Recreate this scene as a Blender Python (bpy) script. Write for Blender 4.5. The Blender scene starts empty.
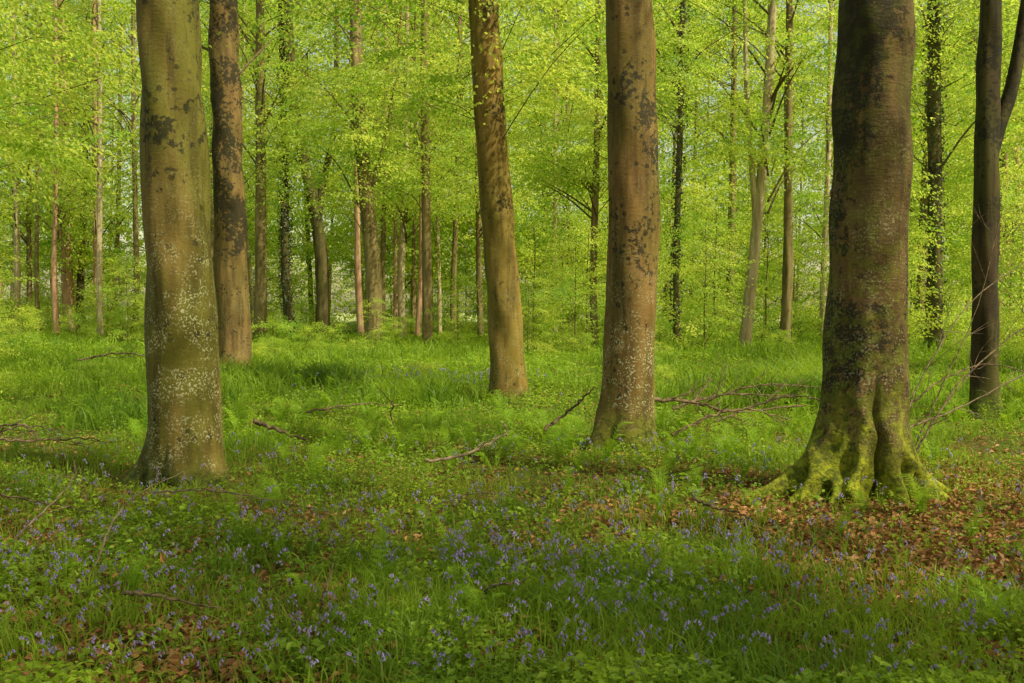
import bpy, math, random
import numpy as np
R = np.random.default_rng(7)
random.seed(7)
scene = bpy.context.scene
COL = scene.collection
try:
    scene.view_settings.view_transform = 'Standard'
    scene.view_settings.look = 'None'
    scene.view_settings.exposure = 0
except Exception: pass

# ------------------------------------------------------------------ noise
_lat = {}
def noise2(x, y, s, seed=0):
    if seed not in _lat: _lat[seed] = np.random.default_rng(1000+seed).random((256,256))
    L = _lat[seed]
    x = np.asarray(x, float)/s + 512; y = np.asarray(y, float)/s + 512
    xi = np.floor(x).astype(int); yi = np.floor(y).astype(int)
    fx = x-xi; fy = y-yi
    fx = fx*fx*(3-2*fx); fy = fy*fy*(3-2*fy)
    a = L[xi%256, yi%256]; b = L[(xi+1)%256, yi%256]
    c = L[xi%256, (yi+1)%256]; d = L[(xi+1)%256, (yi+1)%256]
    return (a*(1-fx)+b*fx)*(1-fy) + (c*(1-fx)+d*fx)*fy
def gz(x, y):
    return 0.35*(noise2(x,y,9,1)-0.5) + 0.12*(noise2(x,y,2.3,2)-0.5) + 0.04*(noise2(x,y,0.6,3)-0.5)
def litter(x, y):
    x = np.asarray(x, float); y = np.asarray(y, float)
    m = np.exp(-(((x-4.9)/2.4)**2 + ((y-8.0)/2.6)**2))*1.1
    m += np.exp(-(((x-2.2)/1.6)**2 + ((y-8.0)/1.0)**2))*0.55
    m += np.exp(-(((x-3.2)/1.3)**2 + ((y-5.8)/1.3)**2))*0.40
    m += np.exp(-(((x+2.2)/1.3)**2 + ((y-4.8)/0.9)**2))*0.65
    m += np.exp(-(((x-0.6)/1.8)**2 + ((y-7.4)/0.9)**2))*0.30
    m += np.exp(-(((x+4.6)/1.7)**2 + ((y-8.5)/1.4)**2))*0.40
    nn = 0.4*noise2(x,y,0.7,5)+0.4*noise2(x,y,0.24,6)+0.2*noise2(x,y,2.5,16)
    return np.clip((m*0.7+nn-0.64)*2.2,0,0.82)*np.where(np.asarray(y)>13,0.3,1)

# ------------------------------------------------------------------ mesh helpers
def mesh_np(name, V, F, mats, mi=None, rnd=None, smooth=True):
    V = np.asarray(V, np.float32); F = np.asarray(F, np.int32)
    me = bpy.data.meshes.new(name)
    me.vertices.add(len(V)); me.vertices.foreach_set('co', V.ravel())
    n = F.shape[1]
    me.loops.add(F.size); me.loops.foreach_set('vertex_index', F.ravel())
    me.polygons.add(len(F))
    me.polygons.foreach_set('loop_start', np.arange(0, F.size, n, dtype=np.int32))
    me.polygons.foreach_set('loop_total', np.full(len(F), n, np.int32))
    for m in mats: me.materials.append(m)
    if mi is not None: me.polygons.foreach_set('material_index', np.asarray(mi, np.int32))
    me.polygons.foreach_set('use_smooth', np.full(len(F), smooth))
    if rnd is not None:
        a = me.attributes.new('rnd', 'FLOAT', 'FACE'); a.data.foreach_set('value', np.asarray(rnd, np.float32))
    me.update(calc_edges=True)
    return me
class Geo:
    def __init__(s): s.V=[]; s.F=[]; s.M=[]; s.Rn=[]; s.n=0
    def add(s, V, F, m=0, r=None):
        V=np.asarray(V,float); F=np.asarray(F,int)
        s.V.append(V); s.F.append(F+s.n); s.n+=len(V)
        s.M.append(np.full(len(F), m) if np.isscalar(m) else m)
        s.Rn.append(np.full(len(F),0.5) if r is None else r)
    def arrays(s): return np.concatenate(s.V), np.concatenate(s.F), np.concatenate(s.M), np.concatenate(s.Rn)
    def mesh(s, name, mats, smooth=True):
        V,F,M,Rn = s.arrays(); return mesh_np(name, V, F, mats, M, Rn, smooth)
def norm(a): return a/np.maximum(np.linalg.norm(a,axis=-1,keepdims=True),1e-9)
def tube(P, r, sides=6):
    P=np.asarray(P,float); r=np.asarray(r,float)*np.ones(len(P))
    T=norm(np.gradient(P,axis=0))
    ref=np.array([0.3,0.2,1.0]) if abs(T[:,2]).mean()<0.8 else np.array([1.0,0.1,0])
    A=norm(np.cross(T,ref)); B=np.cross(T,A)
    th=np.linspace(0,2*np.pi,sides,endpoint=False)
    V=P[:,None]+r[:,None,None]*(np.cos(th)[None,:,None]*A[:,None]+np.sin(th)[None,:,None]*B[:,None])
    return V.reshape(-1,3), ringfaces(len(P),sides)
def ringfaces(n,s):
    i=np.arange(n-1)[:,None]*s; j=np.arange(s)[None]; k=(j+1)%s
    return np.stack([i+j,i+k,i+s+k,i+s+j],-1).reshape(-1,4)
def smoothpath(P, n):
    P=np.asarray(P,float); m=len(P)
    t=np.linspace(0,m-1,n); i=np.clip(np.floor(t).astype(int),0,m-2); f=(t-i)[:,None]
    p0=P[np.maximum(i-1,0)]; p1=P[i]; p2=P[i+1]; p3=P[np.minimum(i+2,m-1)]
    return 0.5*((2*p1)+(-p0+p2)*f+(2*p0-5*p1+4*p2-p3)*f*f+(-p0+3*p1-3*p2+p3)*f**3)
def leafquads(P, D, Nn, l, w, fold=0.12):
    D=norm(D); S=norm(np.cross(D,Nn)); Nn=np.cross(S,D)
    l=np.asarray(l)[:,None]; w=np.asarray(w)[:,None]
    a=P; b=P+D*l*0.45+S*w*0.5+Nn*w*fold; c=P+D*l-Nn*l*0.12; d=P+D*l*0.45-S*w*0.5+Nn*w*fold
    V=np.stack([a,b,c,d],1).reshape(-1,3)
    F=np.arange(len(P)*4).reshape(-1,4)
    return V,F
def add_obj(name, me, parent=None, loc=(0,0,0), **kw):
    o=bpy.data.objects.new(name, me); COL.objects.link(o); o.location=loc
    if parent is not None: o.parent=parent
    for k,v in kw.items(): o[k]=v
    return o

# ------------------------------------------------------------------ materials
class NT:
    def __init__(s,name):
        s.m=bpy.data.materials.new(name); s.m.use_nodes=True; s.t=s.m.node_tree; s.t.nodes.clear()
        s.out=s.n('ShaderNodeOutputMaterial')
    def n(s,t,**k):
        x=s.t.nodes.new(t)
        for a,b in k.items(): setattr(x,a,b)
        return x
    def l(s,a,b): s.t.links.new(a,b)
    def setin(s,x,i,v):
        if hasattr(v,'is_linked') or isinstance(v,bpy.types.NodeSocket): s.l(v,x.inputs[i])
        else: x.inputs[i].default_value=v
    def coord(s,kind,scale=(1,1,1),off=(0,0,0)):
        c=s.n('ShaderNodeTexCoord') if kind!='Pos' else s.n('ShaderNodeNewGeometry')
        mp=s.n('ShaderNodeMapping'); mp.inputs['Scale'].default_value=scale; mp.inputs['Location'].default_value=off
        s.l(c.outputs['Position' if kind=='Pos' else kind], mp.inputs['Vector']); return mp.outputs[0]
    def noise(s,vec,scale,detail=4,rough=0.55):
        x=s.n('ShaderNodeTexNoise'); s.l(vec,x.inputs['Vector'])
        x.inputs['Scale'].default_value=scale; x.inputs['Detail'].default_value=detail; x.inputs['Roughness'].default_value=rough
        return x.outputs['Fac']
    def mr(s,v,a,b,c=0.,d=1.):
        x=s.n('ShaderNodeMapRange'); x.interpolation_type='SMOOTHSTEP'; s.setin(x,0,v)
        x.inputs[1].default_value=a; x.inputs[2].default_value=b; x.inputs[3].default_value=c; x.inputs[4].default_value=d
        return x.outputs[0]
    def math(s,op,a,b=0.):
        x=s.n('ShaderNodeMath',operation=op); s.setin(x,0,a); s.setin(x,1,b); return x.outputs[0]
    def mix(s,f,a,b):
        x=s.n('ShaderNodeMix',data_type='RGBA'); s.setin(x,0,f)
        s.setin(x,6,a if not isinstance(a,tuple) else (*a[:3],1)); s.setin(x,7,b if not isinstance(b,tuple) else (*b[:3],1)); return x.outputs[2]
    def bump(s,h,st,dist=0.02):
        x=s.n('ShaderNodeBump'); x.inputs['Strength'].default_value=st; x.inputs['Distance'].default_value=dist; s.l(h,x.inputs['Height']); return x.outputs[0]
    def principled(s,col,rough=0.8,normal=None,spec=0.3):
        p=s.n('ShaderNodeBsdfPrincipled'); s.setin(p,'Base Color',col if not isinstance(col,tuple) else (*col,1))
        s.setin(p,'Roughness',rough); p.inputs['Specular IOR Level'].default_value=spec
        if normal is not None: s.l(normal,p.inputs['Normal'])
        s.l(p.outputs[0],s.out.inputs[0]); return s.m

def leaf_mat(name, d1, d2, t1, t2, tf=0.5, pscale=0.25, gloss=0.02, wr=0.6):
    k=NT(name)
    at=k.n('ShaderNodeAttribute'); at.attribute_name='rnd'
    big=k.noise(k.coord('Pos'),pscale,2)
    f=k.math('ADD',k.math('MULTIPLY',at.outputs['Fac'],wr),k.math('MULTIPLY',k.mr(big,0.35,0.65),1-wr))
    d=k.n('ShaderNodeBsdfDiffuse'); k.l(k.mix(f,d1,d2),d.inputs[0])
    t=k.n('ShaderNodeBsdfTranslucent'); k.l(k.mix(f,t1,t2),t.inputs[0])
    m=k.n('ShaderNodeMixShader'); m.inputs[0].default_value=tf; k.l(d.outputs[0],m.inputs[1]); k.l(t.outputs[0],m.inputs[2])
    g=k.n('ShaderNodeBsdfGlossy'); g.inputs['Roughness'].default_value=0.5; g.inputs[0].default_value=(1,1,1,1)
    m2=k.n('ShaderNodeMixShader'); m2.inputs[0].default_value=gloss; k.l(m.outputs[0],m2.inputs[1]); k.l(g.outputs[0],m2.inputs[2])
    k.l(m2.outputs[0],k.out.inputs[0]); return k.m

def bark_mat(name,c1,c2,algae=(0.10,0.11,0.012),alg=0.4,dark=0.5,lichen=0.3,mossh=0.5,moss=(0.13,0.17,0.012),seed=0,bump=0.32,darkcol=(0.018,0.018,0.008),lich_top=3.0,bias=(0,0),film=0.0,mamp=3.0):
    k=NT(name); off=(seed*3.1,seed*1.7,seed*2.3)
    v=k.coord('Object',off=off); vs=k.coord('Object',(1,1,0.22),off); vh=k.coord('Object',(1,1,4.0),off)
    raw=k.coord('Object'); sep=k.n('ShaderNodeSeparateXYZ'); k.l(raw,sep.inputs[0]); z=sep.outputs[2]
    col=k.mix(k.mr(k.noise(vs,5,5,0.6),0.35,0.65),c1,c2)
    col=k.mix(k.math('MULTIPLY',k.mr(k.noise(vs,2.2,4),0.36,0.60),alg),col,algae)
    stk=k.noise(k.coord('Object',(1,1,0.09),off),9,4,0.6)
    col=k.mix(k.math('MULTIPLY',k.mr(stk,0.46,0.66),0.6),col,(c1[0]*0.34,c1[1]*0.38,c1[2]*0.4))
    fine=k.noise(v,45,5,0.7)
    col=k.mix(k.math('MULTIPLY',k.mr(fine,0.45,0.7),0.35),col,(c1[0]*0.4,c1[1]*0.4,c1[2]*0.4))
    vein=k.noise(vh,9,4,0.6)
    col=k.mix(k.math('MULTIPLY',k.mr(vein,0.55,0.72),0.3),col,(c1[0]*1.5,c1[1]*1.4,c1[2]*1.2))
    dn=k.noise(v,14,6,0.66); dm=k.noise(v,1.3,3,0.6)
    dsum=k.math('ADD',dn,k.math('MULTIPLY',k.math('SUBTRACT',dm,0.5),1.1))
    dsum=k.math('ADD',dsum,k.mr(z,1.0,4.5,-0.07,0.11))
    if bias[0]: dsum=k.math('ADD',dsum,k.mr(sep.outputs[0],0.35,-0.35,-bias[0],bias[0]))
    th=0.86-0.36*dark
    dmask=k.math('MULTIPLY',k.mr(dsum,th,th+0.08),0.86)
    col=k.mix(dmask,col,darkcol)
    vo=k.n('ShaderNodeTexVoronoi'); k.l(v,vo.inputs['Vector']); vo.inputs['Scale'].default_value=8.5
    dd=k.math('ADD',vo.outputs['Distance'],k.math('MULTIPLY',k.math('SUBTRACT',k.noise(v,24,4,0.7),0.5),0.5))
    disc=k.math('MULTIPLY',k.mr(dd,0.30,0.22),k.mr(k.noise(v,2.0,2),0.48,0.58))
    col=k.mix(k.math('MULTIPLY',disc,min(0.75,dark*1.4)),col,darkcol)
    lm=k.math('MULTIPLY',k.mr(k.noise(v,48,3,0.6),0.54,0.59),k.mr(k.noise(v,4,5,0.75),0.42,0.57))
    lm=k.math('MULTIPLY',k.math('MULTIPLY',lm,k.mr(z,lich_top,lich_top*0.4,0.12,1)),lichen)
    col=k.mix(lm,col,(0.42,0.43,0.24))
    if film: col=k.mix(k.math('MULTIPLY',k.mr(k.noise(v,6,5,0.7),0.44,0.60),k.mr(z,3.4,0.5,film*0.3,film)),col,(moss[0]*0.5,moss[1]*0.55,moss[2]*0.7))
    mz=k.math('ADD',z,k.math('MULTIPLY',k.math('SUBTRACT',k.noise(v,4.5,7,0.75),0.5),mossh*mamp))
    mm=k.mr(mz,mossh*1.35,mossh*0.2)
    mcol=k.mix(k.mr(k.noise(v,14,7,0.75),0.40,0.62),moss,(moss[0]*0.25,moss[1]*0.30,moss[2]*0.5))
    col=k.mix(mm,col,mcol)
    h=k.math('ADD',k.math('MULTIPLY',vein,0.5),k.math('MULTIPLY',fine,0.4))
    h=k.math('ADD',h,k.math('MULTIPLY',dmask,0.4))
    h=k.math('ADD',h,k.math('MULTIPLY',mm,k.noise(v,40,4)))
    return k.principled(col,0.8,k.bump(h,bump,0.03),0.2)

def simple_mat(name,c1,c2,scale=8,rough=0.9,bump=0.3):
    k=NT(name); v=k.coord('Object'); n=k.noise(v,scale,5,0.65)
    return k.principled(k.mix(k.mr(n,0.35,0.65),c1,c2),rough,k.bump(n,bump,0.01),0.2)

M_leaf  = leaf_mat('beech_leaf',(0.15,0.30,0.020),(0.58,0.64,0.07),(0.36,0.66,0.028),(0.98,0.99,0.15),0.55,0.45,0.02,0.6)  # clumped dark-to-yellow range paints highlight contrast into the foliage
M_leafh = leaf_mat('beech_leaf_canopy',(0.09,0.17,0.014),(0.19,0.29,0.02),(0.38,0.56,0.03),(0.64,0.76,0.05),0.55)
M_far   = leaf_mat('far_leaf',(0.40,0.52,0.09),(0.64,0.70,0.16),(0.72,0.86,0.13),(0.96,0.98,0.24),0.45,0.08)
M_grass = leaf_mat('grass_blade',(0.065,0.150,0.012),(0.27,0.39,0.026),(0.16,0.33,0.014),(0.60,0.76,0.035),0.4,0.7,0.015,0.45)
M_under = leaf_mat('undergrowth_leaf',(0.085,0.185,0.014),(0.34,0.48,0.030),(0.20,0.40,0.014),(0.64,0.80,0.04),0.4,0.8,0.015,0.5)
M_fern  = leaf_mat('fern_leaf',(0.16,0.30,0.018),(0.32,0.48,0.03),(0.28,0.54,0.018),(0.58,0.78,0.04),0.45,1.0,0.01)
M_bell  = leaf_mat('bluebell_petal',(0.31,0.24,0.53),(0.45,0.36,0.66),(0.32,0.25,0.55),(0.46,0.38,0.70),0.3,1.0)
M_litter= leaf_mat('dead_leaf',(0.18,0.085,0.030),(0.56,0.29,0.10),(0.14,0.06,0.015),(0.44,0.19,0.04),0.2,1.0,0.02)
M_ivy   = leaf_mat('ivy_leaf',(0.030,0.055,0.012),(0.08,0.12,0.02),(0.06,0.12,0.01),(0.14,0.22,0.02),0.25,1.0,0.05)
M_twig  = simple_mat('twig_bark',(0.08,0.06,0.025),(0.16,0.12,0.05),9)
M_dead  = simple_mat('dead_wood',(0.06,0.040,0.022),(0.23,0.165,0.09),14)
M_deadp = simple_mat('pale_dead_wood',(0.11,0.08,0.045),(0.28,0.21,0.13),14)
M_bg1 = bark_mat('bark_grey_brown',(0.18,0.13,0.05),(0.31,0.23,0.10),alg=0.4,dark=0.25,lichen=0.2,mossh=0.5,seed=11)
M_bg2 = bark_mat('bark_pale',(0.44,0.34,0.18),(0.60,0.49,0.30),alg=0.2,dark=0.05,lichen=0.3,mossh=0.3,seed=12)
M_bg3 = bark_mat('bark_dark',(0.08,0.062,0.022),(0.15,0.115,0.045),alg=0.5,dark=0.45,lichen=0.1,mossh=0.6,seed=13)
M_bg4 = bark_mat('bark_reddish',(0.46,0.26,0.15),(0.60,0.37,0.22),alg=0.15,dark=0.1,lichen=0.1,mossh=0.3,seed=14)

# ------------------------------------------------------------------ ground
k=NT('woodland_floor'); v=k.coord('Pos')
n1=k.noise(v,0.9,5,0.6); n2=k.noise(v,14,6,0.7); n3=k.noise(v,60,4,0.7)
soil=k.mix(k.mr(n3,0.35,0.65),(0.06,0.038,0.015),(0.22,0.120,0.044))
green=k.mix(k.mr(n2,0.35,0.65),(0.05,0.08,0.01),(0.13,0.20,0.015))
sp=k.n('ShaderNodeSeparateXYZ'); k.l(v,sp.inputs[0])
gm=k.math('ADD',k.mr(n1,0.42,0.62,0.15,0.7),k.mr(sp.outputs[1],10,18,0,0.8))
gcol=k.mix(gm,soil,green); gcol=k.mix(k.mr(sp.outputs[1],134,140),gcol,(0.42,0.46,0.20))  # far ground painted pale as a sunlit field, for bright low gaps
M_ground=k.principled(gcol,0.95,k.bump(k.math('ADD',n2,n3),0.7,0.03),0.1)
def axis(a,b,dense_a,dense_b,ds,cs):
    return np.concatenate([np.arange(a,dense_a,cs),np.arange(dense_a,dense_b,ds),np.arange(dense_b,b+cs,cs)])
gx=axis(-320,320,-24,24,0.25,6.0); gy=axis(-80,520,-2,40,0.25,6.0)
GX,GY=np.meshgrid(gx,gy); GZ=gz(GX,GY)
nx,ny=len(gx),len(gy)
i=np.arange(ny-1)[:,None]*nx+np.arange(nx-1)[None]
F=np.stack([i,i+1,i+nx+1,i+nx],-1).reshape(-1,4)
add_obj('ground',mesh_np('ground',np.stack([GX,GY,GZ],-1).reshape(-1,3),F,[M_ground]),kind='structure',label='gently uneven woodland floor of leaf litter and green growth',category='ground')

# ------------------------------------------------------------------ crowns
def crown(name,seed,z0,z1,Rm,npads,nleaf,leaf,pad=(0.85,0.5,0.10),leafm=None,limbs=14,top=0.55,lw=0.68,hollow=0.0,tilt=0.3,limb_r=0.05,clump=0.42,zpow=1.0):
    r=np.random.default_rng(seed); g=Geo()
    n=npads*4; t=r.random(n)**zpow; az=r.uniform(0,6.28,n)
    prof=np.where(t<0.35,0.70+0.3*t/0.35,1-(1-top)*((t-0.35)/0.65)**1.5)
    lump=0.72+0.5*noise2(az*1.6,t*(z1-z0)*0.35,1.0,200+seed)
    rad=Rm*prof*lump*np.sqrt(hollow+(1-hollow)*r.random(n)); z=z0+(z1-z0)*t
    x=rad*np.cos(az); y=rad*np.sin(az)
    q=noise2(x+z*0.9,y-z*0.6,1.5*Rm/4,300+seed)*0.6+noise2(x-y*0.5,z,1.2*Rm/4,400+seed)*0.4
    ok=np.where(q>clump)[0][:npads]
    C=np.stack([x,y,z],-1)[ok]; out=norm(np.stack([x,y,0*x],-1)[ok]); m=len(C)
    for b in range(limbs):
        c=C[r.integers(0,m)]; zb=max(z0*0.75,c[2]-np.hypot(c[0],c[1])*r.uniform(0.5,1.1))
        mid=np.array([c[0]*0.45,c[1]*0.45,zb+(c[2]-zb)*0.62])+r.normal(0,0.15,3)
        P=smoothpath([(0,0,zb),mid,c],9); V,Fq=tube(P,np.linspace(limb_r,limb_r*0.2,9),5); g.add(V,Fq,0)
    for q_ in range(0,m,2):
        c=C[q_]; o=out[q_]; ln=pad[0]*1.3
        P=np.array([c-o*ln-[0,0,0.25*ln],c-o*ln*0.4,c+o*pad[0]*0.5-[0,0,0.04]]); V,Fq=tube(P,np.array([0.012,0.007,0.002])*leaf/0.11,3); g.add(V,Fq,0)
    idx=np.repeat(np.arange(m),r.integers(int(nleaf*0.6),int(nleaf*1.4),m)); n=len(idx)
    a2=np.arctan2(out[:,1],out[:,0])+r.normal(0,0.5,m); U=np.stack([np.cos(a2),np.sin(a2),r.normal(-0.15,tilt*0.6,m)],-1); U=norm(U)
    W=norm(np.cross(U,np.array([0,0,1.])+r.normal(0,tilt,(m,3)))); Nn=np.cross(W,U); Nn*=np.sign(Nn[:,2:3]+1e-6)
    sc=r.uniform(0.6,1.35,m)[idx]
    u=r.normal(0,0.5,n)*pad[0]*sc; w=r.normal(0,0.5,n)*pad[1]*sc*(1-0.3*u/pad[0]); h=r.normal(0,1,n)*pad[2]
    P=C[idx]+U[idx]*u[:,None]+W[idx]*w[:,None]+Nn[idx]*(h-0.18*(u*u+w*w))[:,None]
    dd=U[idx]*0.7+W[idx]*(np.sign(w)*0.7)[:,None]+r.normal(0,0.35,(n,3)); dd[:,2]-=0.3
    nn=Nn[idx]+r.normal(0,0.5,(n,3)); ll=leaf*r.uniform(0.6,1.2,n)
    V,Fq=leafquads(P,dd,nn,ll,ll*lw); g.add(V,Fq,1,np.clip(r.normal(0.5,0.18,n)+r.normal(0,0.30,m)[idx],0,1))
    return g.mesh(name,[M_twig,leafm or M_leaf],smooth=False)
C_low=[crown('low_crown',s,2.8+1.2*s,27,4.6,150,92,0.20,pad=(1.7,1.05,0.07),zpow=1.2,clump=0.51,tilt=0.45) for s in range(4)]
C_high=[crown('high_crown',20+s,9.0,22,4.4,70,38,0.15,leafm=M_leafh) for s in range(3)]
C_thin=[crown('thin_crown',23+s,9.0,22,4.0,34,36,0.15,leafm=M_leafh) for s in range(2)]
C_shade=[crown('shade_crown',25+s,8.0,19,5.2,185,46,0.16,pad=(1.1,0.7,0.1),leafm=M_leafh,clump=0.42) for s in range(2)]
C_mid=[crown('mid_crown',30+s,7.0,22,4.2,95,95,0.145,pad=(1.5,0.9,0.05),clump=0.51,tilt=0.42,zpow=1.5) for s in range(3)]
C_spray=[crown('spray',40+s,4.8,10.5,4.2,66,170,0.11,pad=(1.5,0.8,0.04),limbs=5,hollow=0.1,limb_r=0.022,clump=0.48,tilt=0.38) for s in range(4)]
C_hang=[crown('hanging_spray',45+s,4.7,8.0,3.4,64,190,0.09,pad=(1.3,0.7,0.035),limbs=3,hollow=0.1,limb_r=0.014,clump=0.42,tilt=0.35) for s in range(3)]
C_sap=[crown('sapling_crown',50+s,0.6,5.0,1.8,62,66,0.09,pad=(0.70,0.42,0.04),limbs=8,limb_r=0.012,tilt=0.4) for s in range(4)]
C_bush=[crown('bush_crown',60+s,0.12,1.7,1.4,55,52,0.08,pad=(0.45,0.3,0.06),limbs=7,limb_r=0.010) for s in range(3)]

# ------------------------------------------------------------------ trunks
def trunk_geo(H,path,r0,rtop,flare=0.25,fh=0.35,lobes=(),seg=20,rings=40,seed=0,bumpy=0.012,prof=None):
    r=np.random.default_rng(seed)
    u=np.linspace(0,1,rings); z=-0.35+(H+0.35)*u**1.7
    pz=np.array([p[0] for p in path])
    cx=np.interp(z,pz,[p[1] for p in path]); cy=np.interp(z,pz,[p[2] for p in path])
    ker=np.ones(5)/5
    cxs=np.convolve(np.pad(cx,2,'edge'),ker,'valid'); cys=np.convolve(np.pad(cy,2,'edge'),ker,'valid')
    th=np.linspace(0,2*np.pi,seg,endpoint=False)
    if prof: rad=np.interp(z,[p[0] for p in prof],[p[1] for p in prof])
    else: rad=r0+(rtop-r0)*np.clip(z/H,0,1)**0.8
    zz=np.maximum(z,0)
    Rr=rad[:,None]*np.ones(seg)[None]
    Rr+=r0*flare*np.exp(-zz/fh)[:,None]
    for (a,amp,w,hh) in lobes:
        ww=w*(1+0.6*np.clip(zz/hh,0,2))[:,None]
        if amp<0: ww=w
        wob=(0.07*np.sin(zz*7+a*3)+0.04*np.sin(zz*17+a*7))[:,None]
        d=np.abs((th[None]-a+wob+np.pi)%(2*np.pi)-np.pi)
        fall=(np.exp(-zz/hh)*0.8+0.2*np.exp(-zz/(hh*2.6)))[:,None] if amp>0 else (np.exp(-(zz/hh)**2))[:,None]
        Rr+=r0*amp*np.exp(-(d/ww)**2)*fall
    for q in range(7):
        kz=r.uniform(0.6,7); kt=r.integers(1,5)
        Rr+=bumpy*(1.6/(1+kz*0.25))*0.5*np.sin(kz*z[:,None]+kt*th[None]+r.uniform(0,6.28))
    V=np.stack([cxs[:,None]+Rr*np.cos(th),cys[:,None]+Rr*np.sin(th),z[:,None]*np.ones(seg)],-1).reshape(-1,3)
    g=Geo(); g.add(V,ringfaces(rings,seg),0)
    return g
def pathx(path,z,i=1): return float(np.interp(z,[p[0] for p in path],[p[i] for p in path]))

def tree(x,y,label,mat,path,r0,rtop=None,H=22,crown=None,crown_rot=0,crown_s=1,group='beech trees standing in the wood',limbs=(),spray=None,ivy=0,name='beech_tree',cat='tree',**kw):
    e=bpy.data.objects.new(name,None); COL.objects.link(e); e.location=(x,y,float(gz(x,y))-0.02); e.empty_display_size=0.3
    e['label']=label; e['category']=cat; e['group']=group
    g=trunk_geo(H,path,r0,rtop if rtop else r0*0.45,**kw)
    for L in limbs:
        pts=smoothpath(L[0],16); V,Fq=tube(pts,np.linspace(L[1],L[2],16),10); g.add(V,Fq,0)
    add_obj('trunk',g.mesh('trunk',[mat]),e)
    if crown is not None:
        o=add_obj('crown',crown,e,(pathx(path,10),pathx(path,10,2),0)); o.rotation_euler[2]=crown_rot; o.scale=(crown_s,)*3
    if spray is not None:
        o=add_obj('low_foliage',spray[0],e,(pathx(path,7),pathx(path,7,2),spray[2] if len(spray)>2 else 0)); o.rotation_euler[2]=spray[1]
        if len(spray)>3: o.scale=(spray[3],)*3
    if ivy:
        r=np.random.default_rng(int(abs(x*100))+3); n=ivy
        z=0.1+r.random(n)**0.9*H*0.62; th=r.uniform(0,6.28,n)
        rr=(r0+((rtop or r0*0.45)-r0)*z/H)+r.uniform(0.0,0.18,n)*(0.3+1.4*noise2(z,th,0.8,77))
        px=np.interp(z,[p[0] for p in path],[p[1] for p in path]); py=np.interp(z,[p[0] for p in path],[p[2] for p in path])
        P=np.stack([px+rr*np.cos(th),py+rr*np.sin(th),z],-1)
        nn=np.stack([np.cos(th),np.sin(th),0.4+0*th],-1)+r.normal(0,0.3,(n,3)); dd=r.normal(0,0.5,(n,3)); dd[:,2]-=0.7
        ll=r.uniform(0.07,0.13,n); V,Fq=leafquads(P,dd,nn,ll,ll*0.95)
        add_obj('ivy',mesh_np('ivy',V,Fq,[M_ivy],None,r.random(n),False),e)
    return e

pi=math.pi
B1=bark_mat('bark_olive_beech',(0.135,0.095,0.020),(0.245,0.175,0.042),algae=(0.115,0.12,0.012),alg=0.8,dark=0.46,lichen=0.85,mossh=0.30,moss=(0.09,0.11,0.012),seed=1,lich_top=3.4)
tree(-3.20,9.8,'thick olive-brown beech trunk with lichen specks and dark moss blotches',B1,
     [(-.4,0.02,0),(1.0,-0.03,0),(2.5,-0.08,0),(5,-0.16,0),(12,-0.3,0.3),(22,-0.2,0.5)],0.335,0.2,
     crown=C_high[0],flare=0.07,fh=0.4,lobes=[(pi*1.05,1.3,0.13,0.17),(-0.4,0.30,0.22,0.18),(-1.3,0.26,0.18,0.14),(-1.9,-0.15,0.10,0.4),(-2.4,0.32,0.17,0.22),(1.2,0.4,0.3,0.2)],
     seg=96,rings=150,seed=1,prof=[(-.4,.345),(0.5,.345),(1.5,.33),(3,.31),(5,.275),(22,.15)])
B2=bark_mat('bark_spotted_beech',(0.13,0.082,0.025),(0.23,0.145,0.048),alg=0.3,dark=0.82,lichen=0.3,mossh=0.25,seed=2)
tree(-7.15,25.5,'broad brown beech trunk heavily spotted with dark patches',B2,
     [(-.4,0.05,0),(1.5,0,0),(9,-0.17,0),(22,-0.4,0)],0.44,0.26,crown=C_high[1],crown_rot=1,flare=0.15,fh=0.5,
     lobes=[(-0.6,0.3,0.4,0.2),(-2.4,0.3,0.4,0.2)],seg=40,rings=80,seed=2,bumpy=0.02)
B3=bark_mat('bark_ochre_beech',(0.175,0.112,0.024),(0.29,0.185,0.045),algae=(0.16,0.135,0.014),alg=0.6,dark=0.36,lichen=0.35,mossh=0.26,seed=3)
tree(-0.07,18.0,'smooth ochre-brown beech trunk leaning slightly',B3,
     [(-.4,0.03,0),(1.0,-0.02,0),(3.6,-0.22,0),(7.2,-0.45,0),(22,-1.0,0)],0.32,0.19,crown=C_thin[0],crown_rot=2,spray=(C_hang[0],2.2,0.55),
     flare=0.15,fh=0.4,lobes=[(-0.3,0.3,0.4,0.15),(-2.6,0.3,0.4,0.15),(-1.4,0.15,.3,.15)],seg=48,rings=110,seed=3,bumpy=0.014)
B4=bark_mat('bark_russet_beech',(0.145,0.084,0.023),(0.255,0.152,0.044),algae=(0.105,0.105,0.012),alg=0.55,dark=0.54,lichen=0.95,mossh=0.50,moss=(0.15,0.16,0.012),seed=4,lich_top=2.6)
tree(1.40,12.2,'russet beech trunk with pale lichen near its swollen mossy base',B4,
     [(-.4,-0.02,0),(0.4,0.0,0),(1.3,0.05,0),(3,0.09,0),(5.4,0.02,0),(22,-0.2,0)],0.315,0.2,crown=C_thin[1],crown_rot=3,
     flare=0.15,fh=0.4,lobes=[(-2.75,0.75,0.22,0.26),(-0.4,0.35,0.26,0.2),(-1.5,0.25,0.2,0.15),(-2.1,-0.12,0.1,0.4),(1.2,0.3,.3,.2)],seg=80,rings=140,seed=4,
     prof=[(-.4,.325),(1.2,.305),(2.8,.315),(5.4,.285),(22,.15)])
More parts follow.
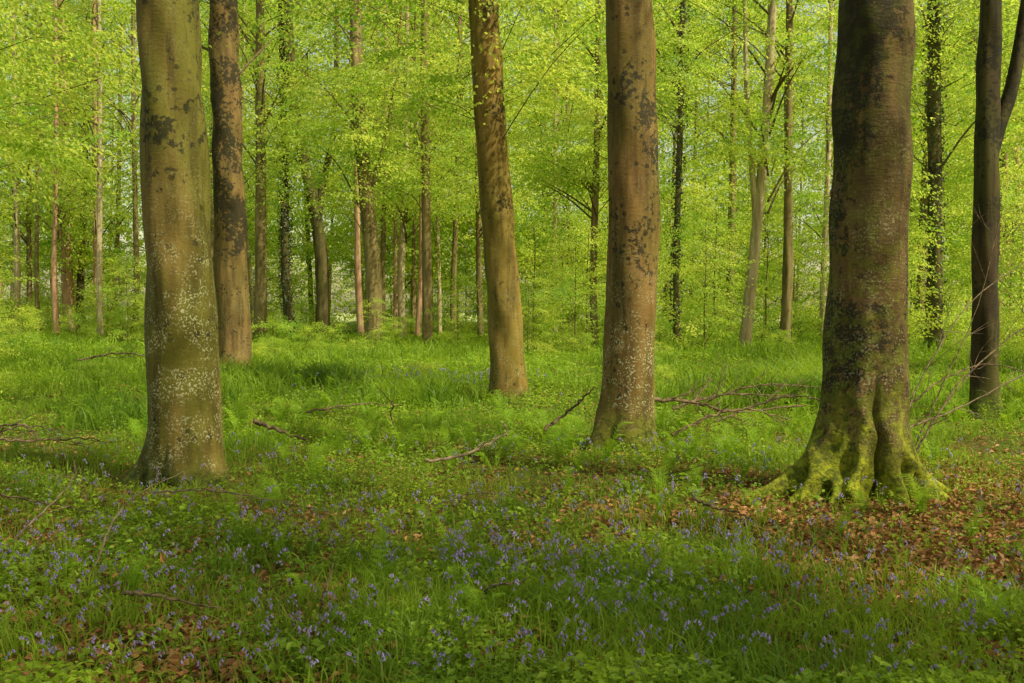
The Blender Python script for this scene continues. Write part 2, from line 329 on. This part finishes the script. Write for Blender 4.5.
B5=bark_mat('bark_dark_mossy_beech',(0.095,0.058,0.020),(0.185,0.112,0.038),algae=(0.075,0.066,0.013),alg=0.5,dark=0.80,lichen=0.45,mossh=0.72,moss=(0.31,0.33,0.018),seed=5,bump=0.7,lich_top=4,bias=(0.18,0),film=0.65,mamp=4.2)
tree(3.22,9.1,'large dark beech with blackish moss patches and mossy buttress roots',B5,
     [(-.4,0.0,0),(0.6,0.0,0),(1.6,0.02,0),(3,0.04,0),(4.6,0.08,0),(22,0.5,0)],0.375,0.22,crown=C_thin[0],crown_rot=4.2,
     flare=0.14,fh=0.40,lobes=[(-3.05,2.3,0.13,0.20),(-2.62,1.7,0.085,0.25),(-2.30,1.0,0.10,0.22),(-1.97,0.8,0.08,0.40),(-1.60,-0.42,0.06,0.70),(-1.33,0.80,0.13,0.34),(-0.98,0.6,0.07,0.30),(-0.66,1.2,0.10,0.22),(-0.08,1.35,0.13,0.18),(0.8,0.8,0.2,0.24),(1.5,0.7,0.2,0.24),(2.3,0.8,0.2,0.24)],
     seg=220,rings=210,seed=5,prof=[(-.4,.375),(0.9,.350),(2.2,.338),(4.6,.318),(22,.16)],bumpy=0.016)
B6=bark_mat('bark_dark_forked',(0.032,0.023,0.010),(0.075,0.050,0.020),alg=0.4,dark=0.6,lichen=0.05,mossh=0.4,seed=6)
tree(7.1,14.9,'slender dark beech forking well above the ground',B6,
     [(-.4,0.0,0),(2,-0.03,0),(5,-0.03,0),(8,0.05,0),(20,0.2,0)],0.20,0.09,H=20,
     limbs=[([(0,0,3.9),(0.15,0.02,4.4),(0.38,0.05,5.1),(0.68,0.1,7.0),(1.2,0.2,11)],0.13,0.07)],crown=C_thin[1],crown_s=0.9,
     flare=0.25,fh=0.3,lobes=[(-0.4,0.4,0.4,0.15),(-2.6,0.4,0.4,0.15)],seg=40,rings=90,seed=6)
for i,(x,y) in enumerate([(10.5,-0.5),(6,-3.5),(14,-3.5),(-1,-6),(9,-8),(17,-8),(3,-10)]):  # unseen trees added beside and behind the camera to shade the foreground
    tree(x,y,'tall grey-brown beech with a high leafy crown',M_bg1,[(-.4,0,0),(22,0.3,0)],0.33,0.16,crown=C_shade[i%2],crown_rot=i*1.3,crown_s=1.05,seg=16,rings=24,seed=60+i)
for i,(x,y,sc,dz) in enumerate([(-11.6,18.5,1.3,-1.6),(-15.0,25,1.6,-2.2),(-20,33,1.8,-2.2),(14.5,22.5,1.3,-0.9)]):
    tree(x,y,'beech with low leafy branches spreading over the clearing',M_bg1,[(-.4,0,0),(22,0.3,0)],0.20,0.12,crown=C_thin[i%2],crown_rot=i*1.3,spray=(C_hang[(i+1)%3],i*2.1+0.5,dz,sc),seg=16,rings=24,seed=160+i)

rr=random.Random(5)
G='slim beech trees further into the wood'
mid=[
 (-11.4,45,.30,0.1,M_bg1,'m',0,1),(-9.6,50,.36,-1.0,M_bg3,'m',0,0),(-11.2,50.5,.26,-0.3,M_bg3,'m',2400,0),
 (-5.7,41,.36,-0.6,M_bg1,'m',0,1),(-3.5,41.5,.23,-0.1,M_bg1,'m',0,1),(-5.9,54,.22,0.2,M_bg2,'m',0,0),(-3.3,56,.19,0.3,M_bg1,'m',0,0),
 (8.7,37.5,.23,0.9,M_bg2,'m',0,0),(11.2,41,.22,0.1,M_bg1,'m',0,0),(14.4,34,.28,-0.1,M_bg3,'m',1100,1),(6.0,36,.13,0.1,M_bg3,'m',1000,1),
 (3.4,41,.17,0.1,M_bg1,'m',0,1),(-27.5,62,.38,-0.2,M_bg4,'m',0,0),(-25.5,61,.22,0.1,M_bg4,'m',0,0),(-22.0,58,.18,0.1,M_bg1,'m',0,0),
 (2.6,60,.16,0,M_bg2,'m',0,0),(-8.3,62,.22,0,M_bg2,'m',0,0),(18.9,46,.24,0.2,M_bg1,'m',0,1),
 (21.0,40,.22,0.3,M_bg3,'m',600,1),(17.5,56,.2,0.2,M_bg2,'m',0,0),(13.9,64,.3,0.2,M_bg1,'m',0,0),
 (-28.5,57,.20,0.2,M_bg2,'m',0,0),(-31,60,.24,-0.1,M_bg4,'m',0,0),(-24.2,53,.16,0.1,M_bg4,'m',0,0),(-21.5,52,.17,0.1,M_bg2,'m',0,0),(-14.6,50,.22,0.2,M_bg2,'m',0,0),(-7.4,49,.17,-0.2,M_bg4,'m',0,0),
 (-6.8,53,.15,0.1,M_bg1,'m',0,0),(-4.9,51,.15,0.3,M_bg4,'m',0,0),(-1.6,52,.17,-0.2,M_bg1,'m',0,0),
 (23,49,.2,-0.3,M_bg2,'m',0,0),(26,53,.25,0.1,M_bg1,'m',0,0),(-33,55,.2,0.1,M_bg4,'m',0,0),(-18,60,.25,0.1,M_bg1,'m',0,0),
 (-26.6,56,.13,0.1,M_bg1,'m',0,0),(-29.6,61,.18,0.1,M_bg1,'m',0,0),(-5.6,57,.14,0.1,M_bg1,'m',0,0),(-4.2,58,.13,-0.2,M_bg2,'m',0,0)]
lab={M_bg1.name:'slim grey-brown beech rising from the undergrowth',M_bg2.name:'slim pale-barked beech rising from the undergrowth',
     M_bg3.name:'dark mossy beech trunk among fresh green leaves',M_bg4.name:'sunlit reddish-brown beech trunk among fresh leaves'}
for i,(x,y,r0,ln,m,c,iv,sp) in enumerate(mid):
    cr=C_mid[i%3] if i%2 else C_high[i%3]
    b=rr.uniform(-0.2,0.2)
    L=lab[m.name] if not iv else 'tree trunk wrapped in dark green ivy'
    limbs=[]; path=[(-.4,0,0),(3,ln*0.25+b,0),(6,ln*0.6+b*0.6,0),(10,ln,0),(22,ln*1.5,0)]
    if i==1:
        L='slender curving beech that forks high among the leaves'; cr=C_thin[1]
        path=[(-.4,0,0),(2,0.12,0),(4.5,0.05,0),(7,-0.32,0),(9.5,-0.9,0),(12.5,-1.4,0),(17,-1.6,0),(22,-1.6,0)]
        limbs=[([(-0.15,0,6.0),(0.15,0.1,8.0),(0.7,0.2,11),(0.85,0.3,17)],0.22,0.10)]
    if i==2: cr=C_thin[0]
    if i==3: limbs=[([(ln*0.55,0,5.5),(ln*0.7+0.5,0,7),(ln*0.9+1.3,0.2,10),(ln+1.8,0.2,14)],0.14,0.04)]
    if i==7: L='pale beech trunk leaning gently and forking above'; limbs=[([(0.45,0,5.0),(0.3,0,7),(0.1,0.2,10),(0.0,0.2,15)],0.13,0.06)]
    tree(x,y,L,m,path,r0,r0*(0.6 if i==1 else 0.5),crown=cr,crown_rot=rr.uniform(0,6),
         ivy=iv,spray=(C_spray[i%4],rr.uniform(0,6),rr.uniform(0.8,2.5)) if sp else None,group=G,limbs=limbs,flare=0.2,fh=0.4,seg=18,rings=44,seed=20+i)
pts=[]
tries=0
while len(pts)<74 and tries<12000:
    tries+=1
    y=rr.uniform(60,98); a=rr.uniform(-0.62,0.62); x=a*y
    if min([math.hypot(x-p[0],y-p[1]) for p in pts]+[9])<3.4: continue
    pts.append((x,y))
for i,(x,y) in enumerate(pts):
    right=0.0<x/y<0.45
    m=rr.choice([M_bg1,M_bg2,M_bg2,M_bg4,M_bg4,M_bg3]) if not right else rr.choice([M_bg1,M_bg2]); r0=rr.uniform(0.14,0.33)*(0.6 if right else 1); ln=rr.uniform(-0.8,0.8)
    tree(x,y,lab[m.name],m,[(-.4,0,0),(5,ln*0.4,0),(10,ln,0),(22,ln*1.6,0)],r0,r0*0.4,crown=C_low[(i%2) if right else (i%4)],crown_rot=rr.uniform(0,6),crown_s=rr.uniform(0.9,1.15),
         group=G,flare=0.2,fh=0.4,seg=10,rings=16,seed=100+i)
def sapling(x,y,cm,h,r,name,label,cat,group,s):
    e=bpy.data.objects.new(name,None); COL.objects.link(e); e.location=(x,y,float(gz(x,y))); e.scale=(s,s,s); e.rotation_euler[2]=rr.uniform(0,6)
    e['label']=label; e['category']=cat; e['group']=group
    g=Geo(); P=smoothpath([(0,0,-0.1),(0.03,0.02,h*0.4),(-0.03,0.05,h*0.75),(0.0,0,h)],10); V,Fq=tube(P,np.linspace(r,r*0.3,10),6); g.add(V,Fq,0)
    add_obj('stem',g.mesh('stem',[M_twig]),e); add_obj('foliage',cm,e)
saps=[(-13.5,24,0.8),(-17,31,1.0),(-22,40,1.1),(-2.2,40,0.6),(2.2,35,0.9),(4.3,35,1.0),(6.4,33,0.9),(11.5,30,1.1),(13,35,1.2),(15,29,1.1),(17.5,33,1.2),(12.5,23.5,0.7),
  (5,42,1.4),(7.5,47,1.5),(1,46,1.2),(14,50,1.5),(20,50,1.5),(24,48,1.4),(4,53,1.6),(11,54,1.6),(-33,60,1.4),(30,60,1.6),(0,59,1.4),(9,58,1.7),(15,44,1.3),(17,60,1.7),(2.5,50,1.3),(12,47,1.3),
  (-24,72,1.4),(-9,74,1.4),(6,66,1.7),(13,68,1.7),(22,68,1.6),(30,70,1.6),(-36,72,1.5),(38,70,1.7),(-17,44,0.8),(-14,42,0.6),(-28,52,0.9),(-20,66,1.3),(-3,64,1.2),(-13,66,1.2),
  (-30,68,1.4),(-26,66,1.1),(-17,74,1.5),(-6,68,1.3),(1,74,1.5),(-11,78,1.6),(-21,80,1.6),(-33,82,1.7),(-2,84,1.7),(9,80,1.7),(-40,78,1.7),(0.5,31,0.5),(-4.5,33,0.4)]
for i,(x,y,s) in enumerate(saps):
    sapling(x,y,C_sap[i%4],4.7,0.03,'sapling','leafy young beech sapling with bright spring leaves','tree','young beech saplings in the wood',s)
for i in range(150):
    y=rr.uniform(26,92) if i<130 else rr.uniform(18,30); x=rr.uniform(-0.58,0.58)*y
    sapling(x,y,C_bush[i%3],1.5,0.018,'bush','low leafy green bush among the grass','bush','low bushes under the trees',rr.uniform(0.5,0.9)*(0.36 if y<25 else 0.55 if y<34 else 1.1 if y<55 else 1.9))

n=220000
x=R.uniform(-100,100,n); y=R.uniform(104,132,n); z=R.random(n)**1.0*42
q=noise2(x+y*0.5,z*1.4,3.2,9)*0.5+noise2(x,z,9,10)*0.5
kp=q>np.where(z<5,0.30,np.where(z<18,0.55,0.48)); x,y,z=x[kp],y[kp],z[kp]; n=len(x)
ll=R.uniform(0.3,0.6,n); V,Fq=leafquads(np.stack([x,y,z],-1),R.normal(0,1,(n,3))*[1,1,0.5],np.array([0,-0.3,1.])+R.normal(0,0.55,(n,3)),ll,ll*0.7)
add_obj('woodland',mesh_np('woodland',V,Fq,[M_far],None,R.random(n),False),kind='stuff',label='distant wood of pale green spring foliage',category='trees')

# ------------------------------------------------------------------ ground cover
def wedge(n,d0,d1,p,half=0.66):
    u=R.random(n); e=2-p
    d=np.exp(np.log(d0)+u*np.log(d1/d0)) if abs(e)<1e-6 else (d0**e+u*(d1**e-d0**e))**(1/e)
    a=R.uniform(-half,half,n); return a*d, d
HERO=[(-3.20,9.8,.42),(-7.15,25.5,.5),(-.07,18.0,.38),(1.4,12.2,.42),(3.22,9.1,.55),(7.1,14.9,.28)]
def clear(x,y,extra=0.0):
    k=np.ones(len(x),bool)
    for a,b,r in HERO: k&=((x-a)**2+(y-b)**2)>(r+extra)**2
    return k
def blades(n,d0,d1,p,hmin,hmax,wmul,thr,tuft=0.45,where=None):
    x,y=wedge(n,d0,d1,p)
    if where is not None: x=R.normal(where[0],where[2],n); y=R.normal(where[1],where[3],n)
    dens=1-litter(x,y)*1.05; cl=noise2(x,y,tuft,11)*0.5+noise2(x,y,1.6,12)*0.5
    k=(R.random(len(x))<dens*np.clip((cl-thr)*4,0.05,1))&clear(x,y); x,y,cl=x[k],y[k],cl[k]; n=len(x)
    h=R.uniform(hmin,hmax,n)*(0.45+1.1*cl)
    for a,b,r_ in HERO: h*=np.where(((x-a)/1.0)**2+((y-b+0.6)/1.6)**2<1,0.5,1)
    w=wmul*np.maximum(1,y/11)*R.uniform(0.6,1.2,n)
    z=gz(x,y)-0.01; a=R.uniform(0,6.28,n); lean=R.uniform(0.15,0.75,n)*h; c,s=np.cos(a),np.sin(a); a2=R.uniform(0,6.28,n); cw,sw=np.cos(a2)*w/2,np.sin(a2)*w/2
    def row(t,wf,zf): return np.stack([x+c*lean*t*t-cw*wf,y+s*lean*t*t-sw*wf,z+h*zf],-1),np.stack([x+c*lean*t*t+cw*wf,y+s*lean*t*t+sw*wf,z+h*zf],-1)
    r0=row(0,0.7,0); r1=row(0.55,1,0.6); r2=row(1.1,0.12,0.88)
    V=np.stack([r0[0],r0[1],r1[0],r1[1],r2[0],r2[1]],1).reshape(-1,3); b=np.arange(n)[:,None]*6
    Fq=np.concatenate([b+[0,1,3,2],b+[2,3,5,4]],1).reshape(-1,4)
    return V,Fq,np.repeat(np.clip(R.normal(0.55,0.25,n),0,1),2)
g=Geo()
for args in [(85000,3.2,16,1.2,0.07,0.20,0.008,0.38),(85000,11,70,1.5,0.08,0.24,0.009,0.36),(80000,17,50,1.4,0.24,0.56,0.011,0.56,1.2)]:
    V,Fq,rn=blades(*args); g.add(V,Fq,0,rn)
for wx,wy,sx,sy,nn_ in [(3.9,17,0.9,0.6,2600),(5.6,19,0.9,0.8,2600),(-1.6,17.5,0.7,0.6,1000),(-4.3,20.5,0.8,.6,1500),(8.6,15.5,0.8,.7,1800),(-5.2,14,0.6,0.5,1000)]:
    V,Fq,rn=blades(nn_,3,9,1,0.35,0.65,0.012,0.2,0.45,(wx,wy,sx,sy)); g.add(V,Fq,0,rn*0.6)
add_obj('grass',g.mesh('grass',[M_grass],False),kind='stuff',label='green grass and strappy leaves covering the woodland floor',category='grass')
x,y=wedge(440000,3.2,60,1.25); cl=noise2(x,y,0.9,13)*0.6+noise2(x,y,0.3,23)*0.4
k=(R.random(len(x))<(1-litter(x,y))*np.clip((cl-0.26)*3.4,0.06,1))&clear(x,y); x,y,cl=x[k],y[k],cl[k]; n=len(x)
z=gz(x,y)+R.random(n)**1.2*(0.03+0.58*np.clip(cl-0.2,0,1)**1.4); ll=R.uniform(0.022,0.055,n)*np.maximum(1,y/13)
nn=np.array([0,0,1.])+R.normal(0,0.45,(n,3)); dd=R.normal(0,1,(n,3)); dd[:,2]*=0.35
V,Fq=leafquads(np.stack([x,y,z],-1),dd,nn,ll,ll*0.6)
add_obj('undergrowth',mesh_np('undergrowth',V,Fq,[M_under],None,np.clip(R.normal(0.5,0.2,n)+0.6*(cl-0.45),0,1),False),kind='stuff',label='low leafy undergrowth carpeting the ground',category='plants')
x,y=wedge(210000,3.2,30,1.1,0.7); k=(R.random(len(x))<0.12+1.1*litter(x,y)); x,y=x[k],y[k]; n=len(x)
ll=R.uniform(0.035,0.075,n); nn=np.array([0,0,1.])+R.normal(0,0.4,(n,3)); dd=R.normal(0,1,(n,3)); dd[:,2]*=0.3
V,Fq=leafquads(np.stack([x,y,gz(x,y)+R.random(n)*0.03+0.004],-1),dd,nn,ll,ll*0.65,0.25)
add_obj('leaf_litter',mesh_np('leaf_litter',V,Fq,[M_litter],None,R.random(n),False),kind='stuff',label='orange-brown fallen beech leaves on the ground',category='leaves')

# bluebells
def bluebell(seed):
    r=np.random.default_rng(seed); g=Geo(); H=r.uniform(0.20,0.30)
    P=smoothpath([(0,0,0),(0.01,0,H*0.5),(0.03,0,H*0.85),(0.065,0,H*0.97),(0.095,0,H*0.90)],10)
    V,Fq=tube(P,np.linspace(0.0025,0.0012,10),4); g.add(V,Fq,0)
    for i in range(r.integers(3,6)):
        t=4.4+i*0.9; t=min(t,8.9); b=P[int(t)]+(P[min(int(t)+1,9)]-P[int(t)])*(t%1)
        a=r.uniform(-1.1,1.1); dr=np.array([math.cos(a)*0.5,math.sin(a)*0.6,-0.8]); dr/=np.linalg.norm(dr)
        b=b+np.array([math.cos(a),math.sin(a),0])*0.008; u=np.array([0,0.005,0.011,0.015,0.018]); V,Fq=tube(b+dr*u[:,None],np.array([0.0015,0.0044,0.0048,0.0050,0.0076]),6)
        g.add(V,Fq,1,np.full(len(Fq),r.random()))
    for i in range(4):
        a=r.uniform(0,6.28); L=r.uniform(0.12,0.20); h=np.array([math.cos(a),math.sin(a),0]); s=np.array([-h[1],h[0],0])*0.006
        rows=[(0,0),(0.35,0.75),(0.9,0.85)]; V=[]
        for q,(o,zz) in enumerate(rows): V+= [h*o*L-s*(1-q*0.35)+[0,0,zz*L],h*o*L+s*(1-q*0.35)+[0,0,zz*L]]
        g.add(V,[[0,1,3,2],[2,3,5,4]],0)
    return g
BB=[bluebell(70+i) for i in range(8)]; BBm=[b.mesh('bluebell',[M_grass,M_bell],True) for b in BB]
x,y=wedge(8500,3.9,12,0.8,0.6)
dn=noise2(x,y,1.8,14)*0.5+noise2(x,y,0.5,15)*0.5
wt=np.clip((dn-0.05)*1.1,0.12,1)*(1-0.6*litter(x,y))*np.where(y>9,0.3,1)
k=(R.random(len(x))<wt*0.55)&clear(x,y); x,y=x[k],y[k]
x2=R.normal(-1.7,1.2,150); y2=R.normal(20.3,1.1,150); x=np.concatenate([x,x2]); y=np.concatenate([y,y2])
o=np.argsort(y); x,y=x[o],y[o]; inview=np.abs(x)<y*0.53
ids=np.where(inview)[0][:300]; sel=np.zeros(len(x),bool); sel[ids]=True
for i in ids:
    ob=bpy.data.objects.new('bluebell',BBm[i%8]); COL.objects.link(ob); ob.location=(x[i],y[i],float(gz(x[i],y[i]))-0.01)
    ob.rotation_euler=(rr.uniform(-.15,.15),rr.uniform(-.15,.15),rr.uniform(0,6.28)); s=rr.uniform(0.6,0.95); ob.scale=(s,s,s)
    ob['label']='nodding violet-blue bluebell with strappy green leaves'; ob['category']='flower'; ob['group']='bluebells on the woodland floor'
g=Geo(); BA=[b.arrays() for b in BB]
for i in np.where(~sel)[0]:
    V,Fq,Mi,Rn=BA[i%8]; a=rr.uniform(0,6.28); s=rr.uniform(0.65,1.0)*(1.0 if y[i]<17 else 1.45); c,sn=math.cos(a)*s,math.sin(a)*s
    W=np.stack([V[:,0]*c-V[:,1]*sn+x[i],V[:,0]*sn+V[:,1]*c+y[i],V[:,2]*s+float(gz(x[i],y[i]))],-1); g.add(W,Fq,Mi,Rn)
add_obj('bluebells',g.mesh('bluebells',[M_grass,M_bell]),kind='stuff',label='drift of violet-blue bluebells among green leaves',category='flowers')
print('bluebells',len(x))

# ferns
def fern(seed):
    r=np.random.default_rng(seed); g=Geo()
    for f in range(r.integers(3,7)):
        a=r.uniform(0,6.28); L=r.uniform(0.30,0.58); up=r.uniform(0.9,1.7); h=np.array([math.cos(a),math.sin(a),0]); sd=np.array([-h[1],h[0],0])
        P=smoothpath([(0,0,0),tuple(h*L*0.15+[0,0,L*0.42*up]),tuple(h*L*0.42+[0,0,L*0.75*up]),tuple(h*L*0.75+[0,0,L*0.78*up])],18)
        V,Fq=tube(P,np.linspace(0.005,0.0015,18),3); g.add(V,Fq,0)
        roll=r.normal(0,0.4)
        for q in range(3,18):
            t=(q-3)/15; pl=L*0.24*math.sin(math.pi*min(1,0.25+0.75*t))*r.uniform(0.8,1.15)+0.008; T=P[min(q+1,17)]-P[q-1]; T/=np.linalg.norm(T)
            for sg in (1,-1):
                D=norm(sd*sg+T*0.45+np.array([0,0,-0.10+roll*sg])+r.normal(0,0.08,3)); m=max(3,int(pl/0.022)); u=(np.arange(m)+0.3)/m
                pp=P[q]+D*(pl*u)[:,None]; w=0.022*(1-0.6*u)
                for s2 in (1,-1):
                    V,Fq=leafquads(pp,np.tile(T*s2+D*0.7,(m,1)),np.tile(np.cross(sd,T)*1.0,(m,1))+r.normal(0,0.2,(m,3)),w,w*0+0.018); g.add(V,Fq,0,np.full(m,r.uniform(0.2,0.9)))
    return g
FM=[fern(80+i).mesh('fern',[M_fern],False) for i in range(7)]
fl=[]
for i in range(298):
    if i<90: x_=rr.gauss(0.8,2.4); y_=rr.gauss(11.8,1.7)
    elif i<130: x_=rr.uniform(-3.5,3.5); y_=rr.uniform(5.0,8.8)
    elif i<170: x_=rr.uniform(-6.5,-1); y_=rr.uniform(10.0,18)
    elif i<210: x_=rr.uniform(3.5,9.5); y_=rr.uniform(12,20)
    else: y_=rr.uniform(14,32); x_=rr.uniform(-.5,.5)*y_
    if bool(clear(np.array([x_]),np.array([y_]),0.15)[0]): fl.append((x_,y_))
for i,(x_,y_) in enumerate(fl):
    ob=bpy.data.objects.new('fern',FM[i%7]); COL.objects.link(ob); ob.location=(x_,y_,float(gz(x_,y_))-0.01); ob.rotation_euler[2]=rr.uniform(0,6.28)
    s=rr.uniform(0.4,0.8)*(0.7 if y_<9 else 1); ob.scale=(s,s,s); ob['label']='green fern with arching feathery fronds'; ob['category']='fern'; ob['group']='ferns on the woodland floor'

# fallen / leaning branches
def branch(pts,r0,label,seed,twigs=4,mat=None,name='fallen_branch'):
    r=np.random.default_rng(seed); pts=[(p[0],p[1],float(gz(p[0],p[1]))+p[2]) for p in pts]; base=np.array(pts[0])
    P=smoothpath(pts,26)-base; n=len(P); P[1:-1]+=r.normal(0,0.010 if r0>0.012 else 0.004,(n-2,3)); g=Geo()
    rad=np.linspace(r0,r0*0.3,n)*(1+r.normal(0,0.08,n)); rad[-1]*=0.4; V,Fq=tube(P,rad,8); g.add(V,Fq,0)
    LT=np.linalg.norm(P[-1])
    for t in range(twigs):
        q=r.integers(4,23); T=P[q+1]-P[q]; T/=np.linalg.norm(T); D=norm(T+r.normal(0,0.6,3)+np.array([0,0,0.1])); l=LT*r.uniform(0.12,0.38)
        W=smoothpath([P[q],P[q]+D*l*0.5+r.normal(0,0.08*l,3),P[q]+D*l+r.normal(0,0.16*l,3)],8); V,Fq=tube(W,np.linspace(rad[q]*0.5,0.0015,8),5); g.add(V,Fq,0)
        if l>0.4:
            for _ in range(2):
                b=W[r.integers(2,6)]; D2=norm(D+r.normal(0,0.6,3)); V,Fq=tube(np.array([b,b+D2*l*0.2,b+D2*l*0.4+r.normal(0,.03,3)]),[0.004,0.003,0.001],4); g.add(V,Fq,0)
    add_obj(name,g.mesh(name,[mat or M_dead]),None,tuple(base),label=label,category='branch',group='dead branches in the undergrowth')
BR=[
 ([(-2.95,11.4,.40),(-2.65,11.3,.33),(-2.30,11.2,.24)],.030,'short broken brown branch lying in the grass',2,0),
 ([(-0.85,9.8,.26),(-0.5,9.9,.28),(-.15,10.1,.42),(-.06,10.2,.46),(-.08,10.25,.58)],.018,'curved grey dead branch lying in the grass',3,1),
 ([(0.40,12.3,.22),(0.72,12.4,.46),(1.05,12.5,.76)],.026,'dead branch propped up against a beech trunk',2,0),
 ([(1.8,13.0,.56),(2.4,13.1,.48),(3.0,13.2,.36),(4.0,13.4,.40)],.030,'long fallen brown branch with side twigs beside ferns',9,0),
 ([(2.0,12.4,.15),(2.6,12.6,.40),(3.1,12.8,.42),(3.7,13.1,.22)],.022,'arched dead branch among green ferns',7,0),
 ([(2.2,13.6,.35),(3.0,14.0,.50),(4.1,14.2,.45)],.020,'tangled dead branch with thin twigs',9,0),
 ([(2.7,13.3,.2),(3.7,13.4,.50),(4.3,13.0,.44)],.016,'tangled dead branch with thin twigs',9,0),
 ([(2.6,14.4,.3),(3.6,14.3,.62),(4.7,14.4,.52)],.016,'tangled dead branch with thin twigs',9,0),
 ([(-1.95,4.95,.16),(-1.75,4.85,.17),(-1.40,4.75,.14)],.011,'thin brown stick lying in dead leaves',2,0),
 ([(-2.5,6.9,.36),(-2.0,6.8,.38),(-1.3,6.7,.30)],.007,'thin pale twig resting on the grass',3,1),
 ([(-2.55,6.0,.02),(-2.50,6.2,.30),(-2.38,6.35,.45),(-2.15,6.5,.56)],.007,'thin arching dead twig standing in the grass',4,1),
 ([(-3.2,5.9,.03),(-3.0,6.1,.28),(-2.9,6.5,.50),(-3.0,6.8,.62)],.008,'thin arching dead twig standing in the grass',4,1),
 ([(-3.9,7.2,.42),(-3.4,7.0,.34),(-2.9,6.9,.24)],.009,'dark dead branch lying in the undergrowth',6,0),
 ([(-5.6,10.2,.38),(-5.0,10.3,.34),(-4.3,10.4,.36)],.018,'dark dead branch lying in the undergrowth',9,0),
 ([(-5.9,10.8,.28),(-5.2,10.5,.48),(-4.8,10.2,.25)],.016,'dark dead branch lying in the undergrowth',9,0),
 ([(-5.4,9.7,.25),(-4.9,9.8,.55),(-4.5,9.9,.50)],.013,'dark dead branch lying in the undergrowth',8,0),
 ([(-1.0,5.1,.03),(-.97,5.1,.14),(-.93,5.15,.28)],.012,'short broken stump of dead branch upright in grass',0,0),
 ([(1.35,7.4,.28),(1.5,7.3,.24),(1.75,7.2,.17)],.014,'short dark stick among bluebells',0,0),
 ([(-0.2,5.3,.03),(-.1,5.25,.14),(.08,5.2,.19)],.013,'pale rotten stick among bluebells',1,1),
 ([(-0.6,7.6,.20),(-0.2,7.5,.33),(.25,7.4,.25)],.006,'thin pale twig resting on the grass',3,1),
 ([(-1.3,12.2,.02),(-1.50,12.3,.35),(-1.50,12.3,.55),(-1.70,12.3,.78)],.014,'bare dead stem standing above the grass',3,0),
 ([(4.3,10.6,.15),(4.9,10.9,.9),(5.9,11.3,1.55),(7.2,11.8,1.9)],.013,'long bare arching stem leaning over undergrowth',5,0),
 ([(4.6,11.4,.1),(5.0,11.6,.8),(5.5,11.8,1.7),(5.9,12.0,2.9)],.011,'long bare arching stem leaning over undergrowth',4,0),
 ([(4.2,11.0,.35),(5.1,11.3,.62),(6.2,11.6,1.0),(7.4,12,1.1)],.012,'long bare arching stem leaning over undergrowth',4,1),
 ([(4.1,10.8,.15),(4.6,11.0,1.1),(5.3,11.3,1.9),(6.6,11.8,2.5)],.011,'long bare arching stem leaning over undergrowth',4,1),
 ([(5.0,13,.2),(5.5,13.1,.65),(6.4,13.4,.9),(7.6,13.5,.6)],.016,'bare dead branch leaning over undergrowth',6,0),
 ([(-2.7,13.0,.35),(-2.0,13.4,.42),(-1.5,13.8,.38)],.014,'thin dead branch in the grass',5,0),
 ([(-9.6,22,.5),(-8.5,22,.65),(-7.4,22.3,.35)],.025,'fallen branch with bare twigs in the grass',9,0),
]
for i,(p,r0,l,t,pm) in enumerate(BR): branch(p,r0,l,300+i,t,M_deadp if pm else M_dead)

# ------------------------------------------------------------------ light
EL,AZ=math.radians(47),math.radians(122)
w=bpy.data.worlds.new('World'); scene.world=w; w.use_nodes=True; nt=w.node_tree
sky=nt.nodes.new('ShaderNodeTexSky'); sky.sky_type='NISHITA'; sky.sun_disc=False; sky.sun_elevation=EL; sky.sun_rotation=AZ
sky.dust_density=2.0; sky.air_density=1.0; sky.ozone_density=0.3
mx=nt.nodes.new('ShaderNodeMix'); mx.data_type='RGBA'; mx.blend_type='MULTIPLY'; mx.inputs[0].default_value=1; mx.inputs[7].default_value=(1.55,1.32,0.90,1)
nt.links.new(sky.outputs[0],mx.inputs[6])
bg=nt.nodes['Background']; bg.inputs[1].default_value=0.15; nt.links.new(mx.outputs[2],bg.inputs[0])
sd=bpy.data.lights.new('sun','SUN'); sd.energy=5; sd.angle=math.radians(0.6); sd.color=(1,0.95,0.74)
so=bpy.data.objects.new('sun',sd); COL.objects.link(so)
from mathutils import Vector
dirv=Vector((math.sin(AZ)*math.cos(EL),math.cos(AZ)*math.cos(EL),math.sin(EL)))
so.rotation_euler=dirv.to_track_quat('Z','Y').to_euler()
cd=bpy.data.cameras.new('camera'); cd.lens=35; cd.sensor_width=36; cd.clip_end=1500; cd.clip_start=0.05
co=bpy.data.objects.new('camera',cd); COL.objects.link(co); co.location=(0,0,1.6+float(gz(0,8))*0.3)
co.rotation_euler=(math.radians(90-1.79),0,0)
scene.camera=co
